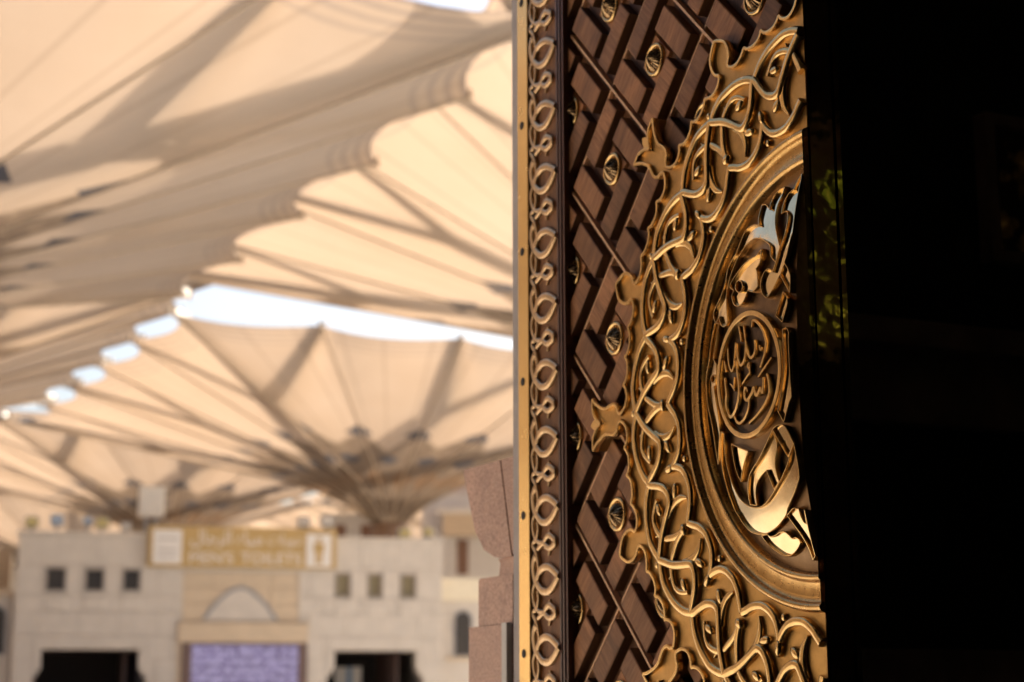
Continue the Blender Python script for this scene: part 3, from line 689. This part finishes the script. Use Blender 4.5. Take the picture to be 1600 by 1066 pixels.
def bar(mb, a, b, w0, w1, hgt):
    a, b = Vector(a), Vector(b); t = (b-a).normalized(); s = t.cross(Vector((0, 0, 1))).normalized()
    up_ = s.cross(t); P = []
    for q, wd in ((a, w0), (b, w1)):
        for x, y in ((-1, 0), (1, 0), (1, 1), (-1, 1)): P.append(q+s*x*wd/2+up_*y*hgt)
    return mb.add(P, [(0,1,2,3),(7,6,5,4),(0,4,5,1),(1,5,6,2),(2,6,7,3),(3,7,4,0)])
arm_me = []
for kind in range(2):
    mb = MB(); p0 = 0 if kind == 0 else 2.5
    e = fab(p0, .50 if kind == 0 else .56); fork = Vector((e.x, e.y, e.z+.75)); d = Vector((e.x, e.y, 0)).normalized()
    root = Vector((d.x*.35, d.y*.35, ZN+3.2)); bar(mb, root, fork, 1.0, .85, .35)
    for q in ((-1, 0, 1) if kind == 0 else (2, 3)):
        tip = fab(q % 20, .985); bar(mb, fork, (tip.x, tip.y, tip.z+.06), .58, .24, .22)
    arm_me.append(mb.mesh('arm'))
rib_me = []
for q in range(5):
    mb = MB().tube([fab(q, t)+Vector((0, 0, -.02)) for t in [k/14 for k in range(15)]], .042, 5)
    tip = fab(q, 1.0); mb.tube([tip+Vector((0, 0, -.08)), tip+Vector((0, 0, .16))], [.09, .06], 8)
    rib_me.append(mb.mesh('rib', 60))
mast_me = MB().lathe([(0, ZN+3.6), (.42, ZN+3.6), (.42, ZN+.3), (.85, ZN+.1), (.80, ZN-.5), (.62, ZN-.9), (.55, 5.2), (.85, 5.1), (.95, 3.2), (.95, 0)], 20).mesh('mast', 35)
def umbrella(xy, zt, label, scale=1.0):
    u = empty('giant_umbrella', (xy[0], xy[1], zt-ZT), YAW); tag(u, label, 'umbrella', 'giant umbrellas shading the square')
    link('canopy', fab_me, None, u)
    ms = link('mast', mast_me, MAST, u)
    for k in range(4):
        for i in range(2):
            a = link('arm', arm_me[i], ARM, u); a.rotation_euler = (0, 0, k*math.pi/2)
        for i in range(5):
            a = link('rib', rib_me[i], RIBM, u); a.rotation_euler = (0, 0, k*math.pi/2)
    return u
UMB = [((-16.9, 38.0), 14.4, 'nearest giant cream umbrella filling the upper left of the picture'),
       ((5.9, 49.8), 15.3, 'giant cream umbrella above the sky gap, behind the nearest one, cut by the door'),
       ((-5.4, 77.0), 14.4, 'giant tan umbrella with its whole funnel visible above the toilet block'),
       ((-28.0, 63.9), 15.3, 'giant cream umbrella at the left edge under the nearest one'),
       ((-19.8, 102.0), 15.3, 'distant umbrella low behind the left half of the toilet block roof'),
       ((-42.0, 88.0), 14.4, 'distant umbrella canopy at far left just above the floodlights'),
       ((19.3, 89.3), 15.3, 'distant umbrella half hidden by the brass door strip'),
       ((4.9, 114.1), 14.4, 'small distant umbrella right of the big funnel neck'),
       ((-32.0, 127.0), 14.4, 'farthest umbrella canopy, low behind the golden sign'),
       ((-7.2, 139.0), 15.3, 'farthest umbrella canopy seen past the right end of the golden sign'),
       ((-57.0, 113.0), 15.3, 'farthest umbrella canopy low at the left edge'),
       ((-29.8, 1.8), 14.4, 'umbrella outside the picture, left of the gate'),
       ((-41.9, 26.6), 15.3, 'umbrella outside the picture to the left of the nearest one'),
       ((-54.0, 51.3), 14.4, 'umbrella outside the picture far to the left')]
for xy, z_, lab in UMB: umbrella(xy, z_, lab)

# ------------------------------------------------------------------ toilet block with sign and screen
SLABM = plain('pale_stone', (.62, .56, .495), .75, .07, 2.2, bmp=.1); SLABB = plain('beige_stone', (.62, .495, .36), .75, .06, 2.5)
JOINT = plain('stone_joint', (.50, .445, .39), .9, .05, 6); GREYARC = plain('grey_band', (.33, .32, .33), .7, .05, 6)
WIN_D = plain('window_glass', (.05, .04, .032), .25, .15, 6); WIN_G = plain('window_gold', (.30, .24, .13), .45, .12, 6)
FRM = plain('window_frame', (.36, .31, .27), .6, .06, 6); BROWN = plain('brown_surround', (.16, .10, .085), .5, .12, 5)
GOLD = plain('sign_gold', (.50, .335, .13), .5, .05, 3); SWHITE = plain('sign_white', (.78, .74, .70), .5, .03, 3); SGREY = plain('sign_grey', (.40, .37, .34), .6, .05, 5)
LAMPB2 = plain('blue_paint', (.22, .36, .55), .5, .06, 5)
TB_O, TB_R = Vector((-13.2, 48.0, 0)), rad(15)
tb = empty('toilet_block', TB_O, TB_R); tag(tb, 'pale stone toilet block with two dark doorways behind the square', 'building')
S_A, S_B, ZR = -.27, 11.55, 5.87
openings = [(.48,1.04,4.32,4.99),(1.52,2.06,4.33,4.98),(2.53,3.04,4.34,4.98),(8.43,8.90,4.25,4.94),(9.37,9.82,4.25,4.94),(10.32,10.79,4.25,4.93),
            (.27,3.26,0,2.77),(8.26,11.02,0,2.76),(4.19,7.42,3.55,4.92),(4.08,7.68,0,3.55)]
def subtract(rects, o):
    out = []
    for a, b, c, d in rects:
        if o[1] <= a or o[0] >= b or o[3] <= c or o[2] >= d: out.append((a, b, c, d)); continue
        if o[0] > a: out.append((a, o[0], c, d))
        if o[1] < b: out.append((o[1], b, c, d))
        x0, x1 = max(a, o[0]), min(b, o[1])
        if o[2] > c: out.append((x0, x1, c, o[2]))
        if o[3] < d: out.append((x0, x1, o[3], d))
    return out
core = MB()
back = subtract([(S_A, S_B, 0, ZR-.02)], (-99, -98, 0, 1))
for o in openings: back = subtract(back, (o[0]-.0, o[1], o[2], o[3]))
for a, b, c_, d in back: core.box(a, b, .05, .5, c_, d)
core.box(S_A, S_B, 5.5, 5.8, 0, ZR-.02).box(S_A, S_A+.3, .5, 5.5, 0, ZR-.02).box(S_B-.3, S_B, .5, 5.5, 0, ZR-.02).box(S_A, S_B, .5, 5.8, ZR-.25, ZR-.02)
core.build('wall', JOINT, tb)
zs = [0, .62, 1.24, 1.86, 2.50, 3.14, 3.78, 4.22, 5.05, ZR]
for r_i in range(len(zs)-1):
    xs = [S_A]; x = S_A+(.62 if r_i % 2 else 1.05)
    while x < S_B-.25: xs.append(x); x += 1.05
    xs.append(S_B)
    for a, b in zip(xs[:-1], xs[1:]):
        rects = [(a, b, zs[r_i], zs[r_i+1])]
        for o in openings: rects = subtract(rects, o)
        for (p, q, c_, d) in rects:
            if q-p < .05 or d-c_ < .05: continue
            MB().bbox(p+.005, q-.005, random.uniform(-.006, .004), .05, c_+.005, d-.005, .008).build('stone_slab', SLABM, tb)
MB().box(S_A-.06, S_B+.06, -.06, .5, ZR, ZR+.09).build('parapet', SLABM, tb)
for i, o in enumerate(openings[:6]):
    wn = MB().box(o[0], o[1], .16, .19, o[2], o[3]).build('window', WIN_D if i < 3 else WIN_G, tb)
    MB().box(o[0]-.0, o[0]+.05, -.02, .16, o[2], o[3]).box(o[1]-.05, o[1], -.02, .16, o[2], o[3]).box(o[0]+.05, o[1]-.05, -.02, .16, o[3]-.05, o[3]).box(o[0]+.05, o[1]-.05, -.03, .16, o[2], o[2]+.05).build('frame', FRM, wn)
    MB().bbox(o[0]+.0, o[1]+.02, -.035, -.008, o[2]-.52, o[2]-.13, .02).build('relief_panel', SLABM, tb)
for a, b, zt_, out in ((.27, 3.26, 2.77, .22), (8.26, 11.02, 2.76, .22)):
    dw = MB().box(a, b, 4.4, 4.5, 0, zt_).build('doorway', DARK, tb)
    MB().box(a, a+.06, .5, 4.4, 0, zt_).box(b-.55, b-.49, 1.2, 4.4, 0, zt_).box(a, b, .5, 4.4, zt_, zt_+.1).build('passage', BROWN, dw)
    if a > 5:
        MB().box(a+.75, a+1.55, 3.2, 3.3, .012, 2.35).build('partition', SWHITE, dw); MB().box(a+1.1, a+1.25, 3.17, 3.199, .012, 2.35).build('blue_band', LAMPB2, dw)
    for s_, x in ((1, a), (-1, b)):
        MB().box(min(x, x+s_*.11), max(x, x+s_*.11), -.01, .5, 2.06, 2.22).box(min(x, x+s_*.20), max(x, x+s_*.20), -.012, .5, 2.22, zt_-.002).build('corbel', SLABM, dw)
# centre bay
for a, b in ((4.19, 5.0), (5.0, 5.81), (5.81, 6.62), (6.62, 7.42)):
    for c_, d in ((3.55, 4.02), (4.02, 4.48), (4.48, 4.92)):
        MB().bbox(a+.006, b-.006, .02, .06, c_+.006, d-.006, .008).build('stone_slab', SLABB, tb)
arc = MB(); fill = []
for k in range(25):
    t = k/24; x = 4.78+2.02*t; q = abs(2*t-1); z_ = 3.6+.89*(1-q**1.75)
    fill.append((x, z_))
vs = []
for i, (x, z_) in enumerate(fill):
    a = fill[max(0, i-1)]; b = fill[min(24, i+1)]; tx, tz = b[0]-a[0], b[1]-a[1]; l = math.hypot(tx, tz); nx, nz = -tz/l*.05, tx/l*.05
    vs += [(x-nx, -.02, z_-nz), (x+nx, -.02, z_+nz), (x+nx, .03, z_+nz), (x-nx, .03, z_-nz)]
fs = []
for i in range(24):
    for q in range(4): fs.append((i*4+q, (i+1)*4+q, (i+1)*4+(q+1) % 4, i*4+(q+1) % 4))
arc.add(vs, fs).build('arch_band', GREYARC, tb)
P = fill+[(fill[-1][0], 3.56), (fill[0][0], 3.56)]
MB().add([(x, .008, z_) for x, z_ in P], [tuple(range(len(P)))]).build('arch_field', SLABM, tb)
MB().bbox(4.08, 7.68, -.10, .3, 2.97, 3.53, .02).build('lintel', SLABB, tb)
MB().box(4.08, 4.22, -.02, .3, 0, 2.97).box(7.67, 7.68, -.02, .3, 0, 2.97).build('pier', SLABB, tb)
# wings
WLIT = plain('sunlit_fascia', (.78, .70, .54), .6, .05, 4)  # sunlight on the fascia put into its colour, paler than the wall
wg = empty('side_wing', TB_O, TB_R); tag(wg, 'low pale wing with fascia painted a sunlit cream and arched window right of the toilet block', 'building')
MB().box(11.56, 14.2, .9, 3.2, 0, 4.25).build('wall', SLABM, wg)
MB().box(11.5, 14.3, .7, 3.3, 4.25, 4.88).build('fascia', WLIT, wg)
def arch_window(par, x0, x1, z0, z1, y):
    n = 10; P = [(x0, z0), (x1, z0)]+[((x0+x1)/2+(x1-x0)/2*math.cos(math.pi*k/n), z1-(x1-x0)/2+(x1-x0)/2*math.sin(math.pi*k/n)) for k in range(n+1)]
    m = len(P); w_ = MB().add([(x, y-.03, z_) for x, z_ in P], [tuple(range(m))]).build('window', WIN_D, par)
    q = [((x-(x0+x1)/2)*1.2+(x0+x1)/2, (z_-z0)*1.05+z0-.03) for x, z_ in P]
    MB().add([(x, y-.045, z_) for x, z_ in P]+[(x, y-.045, z_) for x, z_ in q]+[(x, y, z_) for x, z_ in q], [(i, (i+1) % m, m+(i+1) % m, m+i) for i in range(m)]+[(m+i, m+(i+1) % m, 2*m+(i+1) % m, 2*m+i) for i in range(m)]).build('frame', GREYARC, w_)
arch_window(wg, 12.15, 12.62, 2.66, 3.92, .9)
MB().box(11.9, 12.9, .82, .9, 2.5, 2.6).build('sill', SLABB, wg)
wg2 = empty('side_wing', TB_O, TB_R); tag(wg2, 'low pale wing with dark arched window at the left edge of the picture', 'building')
MB().box(-3.2, -.36, .5, 3.2, 0, 4.2).build('wall', SLABM, wg2)
MB().box(-3.3, -.36, .35, 3.3, 4.2, 4.38).build('fascia', SLABB, wg2)
MB().box(-3.2, -.5, 3.2, 6.5, 0, 5.7).build('upper_wall', SLABB, wg2)
arch_window(wg2, -1.02, -.53, 2.66, 3.92, .5)
# sign
def text(body, x0, x1, z0, z1, y, mat, par, name='lettering', thick=.012):
    cu = bpy.data.curves.new(name, 'FONT'); cu.body = body; cu.resolution_u = 3
    tmp = bpy.data.objects.new(name, cu); C.objects.link(tmp); bpy.context.view_layer.update()
    me = bpy.data.meshes.new_from_object(tmp.evaluated_get(bpy.context.evaluated_depsgraph_get())); C.objects.unlink(tmp); bpy.data.objects.remove(tmp)
    xs = [v.co.x for v in me.vertices]; ys = [v.co.y for v in me.vertices]; a, b, c_, d = min(xs), max(xs), min(ys), max(ys)
    for v in me.vertices: v.co = Vector((x0+(v.co.x-a)/(b-a)*(x1-x0), y, z0+(v.co.y-c_)/(d-c_)*(z1-z0)))
    me.materials.clear(); o = link(name, me, mat, par); return o
sg = empty('sign_board', TB_O, TB_R); tag(sg, 'long golden sign reading MEN\'S TOILETS in Arabic and English', 'sign')
MB().bbox(3.18, 8.43, -.22, -.07, 5.03, 6.16, .02).build('board', GOLD, sg)
MB().box(3.31, 4.10, -.235, -.221, 5.11, 6.05).build('white_square', SWHITE, sg)
pm = MB().box(7.57, 8.28, -.235, -.221, 5.08, 6.00).build('pictogram_square', SWHITE, sg)
mn = MB(); cx = 7.925
mn.box(cx-.15, cx+.15, -.243, -.236, 5.48, 5.76).box(cx-.10, cx-.012, -.243, -.236, 5.16, 5.478).box(cx+.012, cx+.10, -.243, -.236, 5.16, 5.478)
mn.add([(cx+.075*math.cos(2*math.pi*k/14), -.243, 5.855+.075*math.sin(2*math.pi*k/14)) for k in range(14)], [tuple(range(14))])
mn.build('man_pictogram', GOLD, pm)
text('\uFEDD\uFE8E\uFE9F\uFEAE\uFEDF\uFE8D', 4.35, 5.45, 5.56, 6.06, -.228, SWHITE, sg)
text('\uFEE9\uFE8E\uFEF4\uFEE3', 5.62, 6.32, 5.58, 6.04, -.228, SWHITE, sg)
text('\uFE95\uFE8D\uFEAD\uFEED\uFEA9', 6.48, 7.40, 5.60, 6.00, -.228, SWHITE, sg)
text("MEN'S", 4.33, 5.52, 5.14, 5.45, -.228, SWHITE, sg)
text('TOILETS', 5.74, 7.42, 5.14, 5.45, -.228, SWHITE, sg)
for z_, a, b in ((5.80, 3.45, 3.98), (5.48, 3.42, 3.98), (5.30, 3.42, 3.98)):
    MB().box(a, b, -.242, -.236, z_-.02, z_+.02).build('printed_line', SGREY, sg)
# LED screen
sgn = empty('led_screen', TB_O, TB_R); tag(sgn, 'purple LED text screen in a brown frame between the two doorways', 'screen')
MB().box(4.22, 4.48, -.10, .2, .9, 2.95).box(7.43, 7.67, -.10, .2, .9, 2.95).box(4.48, 7.43, -.10, .2, 2.90, 2.95).box(4.48, 7.43, -.10, .2, .9, 1.0).build('frame', BROWN, sgn)
m_, t_, b_ = nodes('led_display'); v_ = coord(t_)
mpx = N(t_, 'ShaderNodeMapping'); mpx.inputs['Scale'].default_value = (4.5, 1, 5); t_.links.new(v_, mpx.inputs[0])
n1 = noise(t_, 1.6, 4, .65, mpx.outputs[0]); wv = N(t_, 'ShaderNodeTexWave'); wv.wave_type = 'BANDS'; wv.bands_direction = 'Z'; wv.inputs['Scale'].default_value = 1.35; t_.links.new(v_, wv.inputs[0])
mm = N(t_, 'ShaderNodeMath', operation='MULTIPLY_ADD'); t_.links.new(wv.outputs['Fac'], mm.inputs[0]); mm.inputs[1].default_value = .14; t_.links.new(n1, mm.inputs[2])
col = ramp(t_, mm.outputs[0], [(.44, (.05, .035, .06)), (.54, (.16, .125, .24)), (.66, (.36, .31, .46))])
t_.links.new(col, b_.inputs['Emission Color']); b_.inputs['Emission Strength'].default_value = .5; b_.inputs['Base Color'].default_value = (.03, .02, .04, 1)
MB().box(4.48, 7.43, -.03, .1, 1.0, 2.90).build('display', m_, sgn)
# roof equipment
BOXM = plain('cabinet_paint', (.66, .62, .57), .5, .05, 4); METG = plain('lamp_metal', (.30, .30, .31), .4, .1, 6); LAMPY = plain('lamp_lens_amber', (.62, .52, .22), .3, .08, 6); LAMPB = plain('lamp_lens_blue', (.36, .46, .60), .3, .08, 6)
cb = empty('roof_cabinet', TB_O, TB_R); tag(cb, 'white cabinet on a stand above the left end of the golden sign', 'cabinet')
MB().bbox(2.92, 3.62, .3, .75, 6.46, 7.30, .03).build('case', BOXM, cb); MB().box(3.1, 3.2, .45, .55, ZR+.09, 6.46).box(3.36, 3.46, .45, .55, ZR+.09, 6.46).build('stand', METG, cb)
def flood(s, z, lens, lab, sz=.36):
    f_ = empty('floodlight', TB_O+Matrix.Rotation(TB_R, 3, 'Z') @ Vector((s, .6, ZR+.09)), TB_R); tag(f_, lab, 'floodlight', 'floodlights on the toilet block roof')
    MB().bbox(-sz/2, sz/2, -.12, .1, z, z+sz*.9, .03).build('housing', METG, f_); MB().box(-sz*.42, sz*.42, -.135, -.121, z+.04, z+sz*.9-.04).build('lens', lens, f_)
    MB().box(-.04, .04, -.04, .04, 0, z).box(-.14, .14, -.1, .1, 0, .03).build('bracket', METG, f_)
flood(.05, .12, LAMPY, 'amber floodlight on the roof above the leftmost window')
flood(.72, .20, LAMPB, 'blue lensed floodlight left of the paired floodlights on the roof')
flood(1.55, .24, LAMPB, 'blue lensed floodlight beside the amber one on the left roof', .26)
flood(1.95, .14, LAMPY, 'amber floodlight right of the small blue one on the left roof')
flood(2.6, .10, BOXM, 'pale floodlight just left of the white roof cabinet', .28)
flood(7.6, .30, BOXM, 'pale floodlight above the right part of the golden sign', .34)
flood(8.25, .34, BOXM, 'pale floodlight above the right end of the golden sign', .34)
flood(10.55, .02, LAMPY, 'amber floodlight on the roof just right of the funnel mast')
flood(11.25, .10, LAMPY, 'amber floodlight at the right end of the toilet block roof', .30)
# buildings further off
PW = plain('white_render', (.66, .63, .60), .7, .04, 2); PINKW = plain('rose_render', (.55, .46, .42), .7, .05, 2); BRN = plain('brown_shutter', (.22, .12, .08), .6, .08, 4)
b1 = empty('far_building', (-4.9, 95, 0)); tag(b1, 'pale far building with a brown shutter left of the granite pedestal', 'building')
MB().box(0, 12, 0, 6, 0, 12.2).build('wall', PW, b1); MB().box(-.2, 12, -.15, 6, 12.2, 12.6).build('roof', PINKW, b1)
for k, x in enumerate((1.9, 4.4, 6.9)): MB().box(x, x+.6, -.04, .04, 7.8, 9.7).build('shutter', BRN, b1)
MB().box(.9, 6.2, -2.2, -.2, 10.9, 11.15).build('awning', SWHITE, b1); MB().box(1.2, 6.2, -2.0, -.2, 9.8, 10.89).build('awning_valance', SLABB, b1)
b2 = empty('far_building', (-8.6, 80, 0)); tag(b2, 'white far building behind the roof right of the golden sign', 'building')
MB().box(0, 3.0, 0, 5, 0, 9.6).build('wall', PW, b2); MB().box(.5, 1.0, -.03, .05, 8.3, 9.1).build('window', BRN, b2); MB().box(1.7, 2.2, -.03, .05, 8.3, 9.1).build('window', BRN, b2)
b3 = empty('far_building', (-34, 130, 0)); tag(b3, 'long pale far building under the distant canopies at left', 'building')
MB().box(-40, 30, 0, 8, 0, 11).build('wall', PW, b3)
for k in range(16): MB().box(-38+4.2*k, -36.6+4.2*k, -.05, .05, 4, 7).build('window', BRN, b3)

# long far building beyond the left edge of the picture: it closes the horizon that the door metal mirrors
STW = plain('tan_render', (.34, .27, .20), .8, .08, .5)
b4 = empty('far_building', (-78, 62, 0), rad(31)); tag(b4, 'long tan building outside the picture to the left', 'building')
MB().box(-12, 0, -75, 75, 0, 17).build('wall', STW, b4)
for k in range(24):
    for j in range(3): MB().box(0, .06, -72+6.1*k, -70.2+6.1*k, 3+4.6*j, 5.6+4.6*j).build('window', WIN_D, b4)
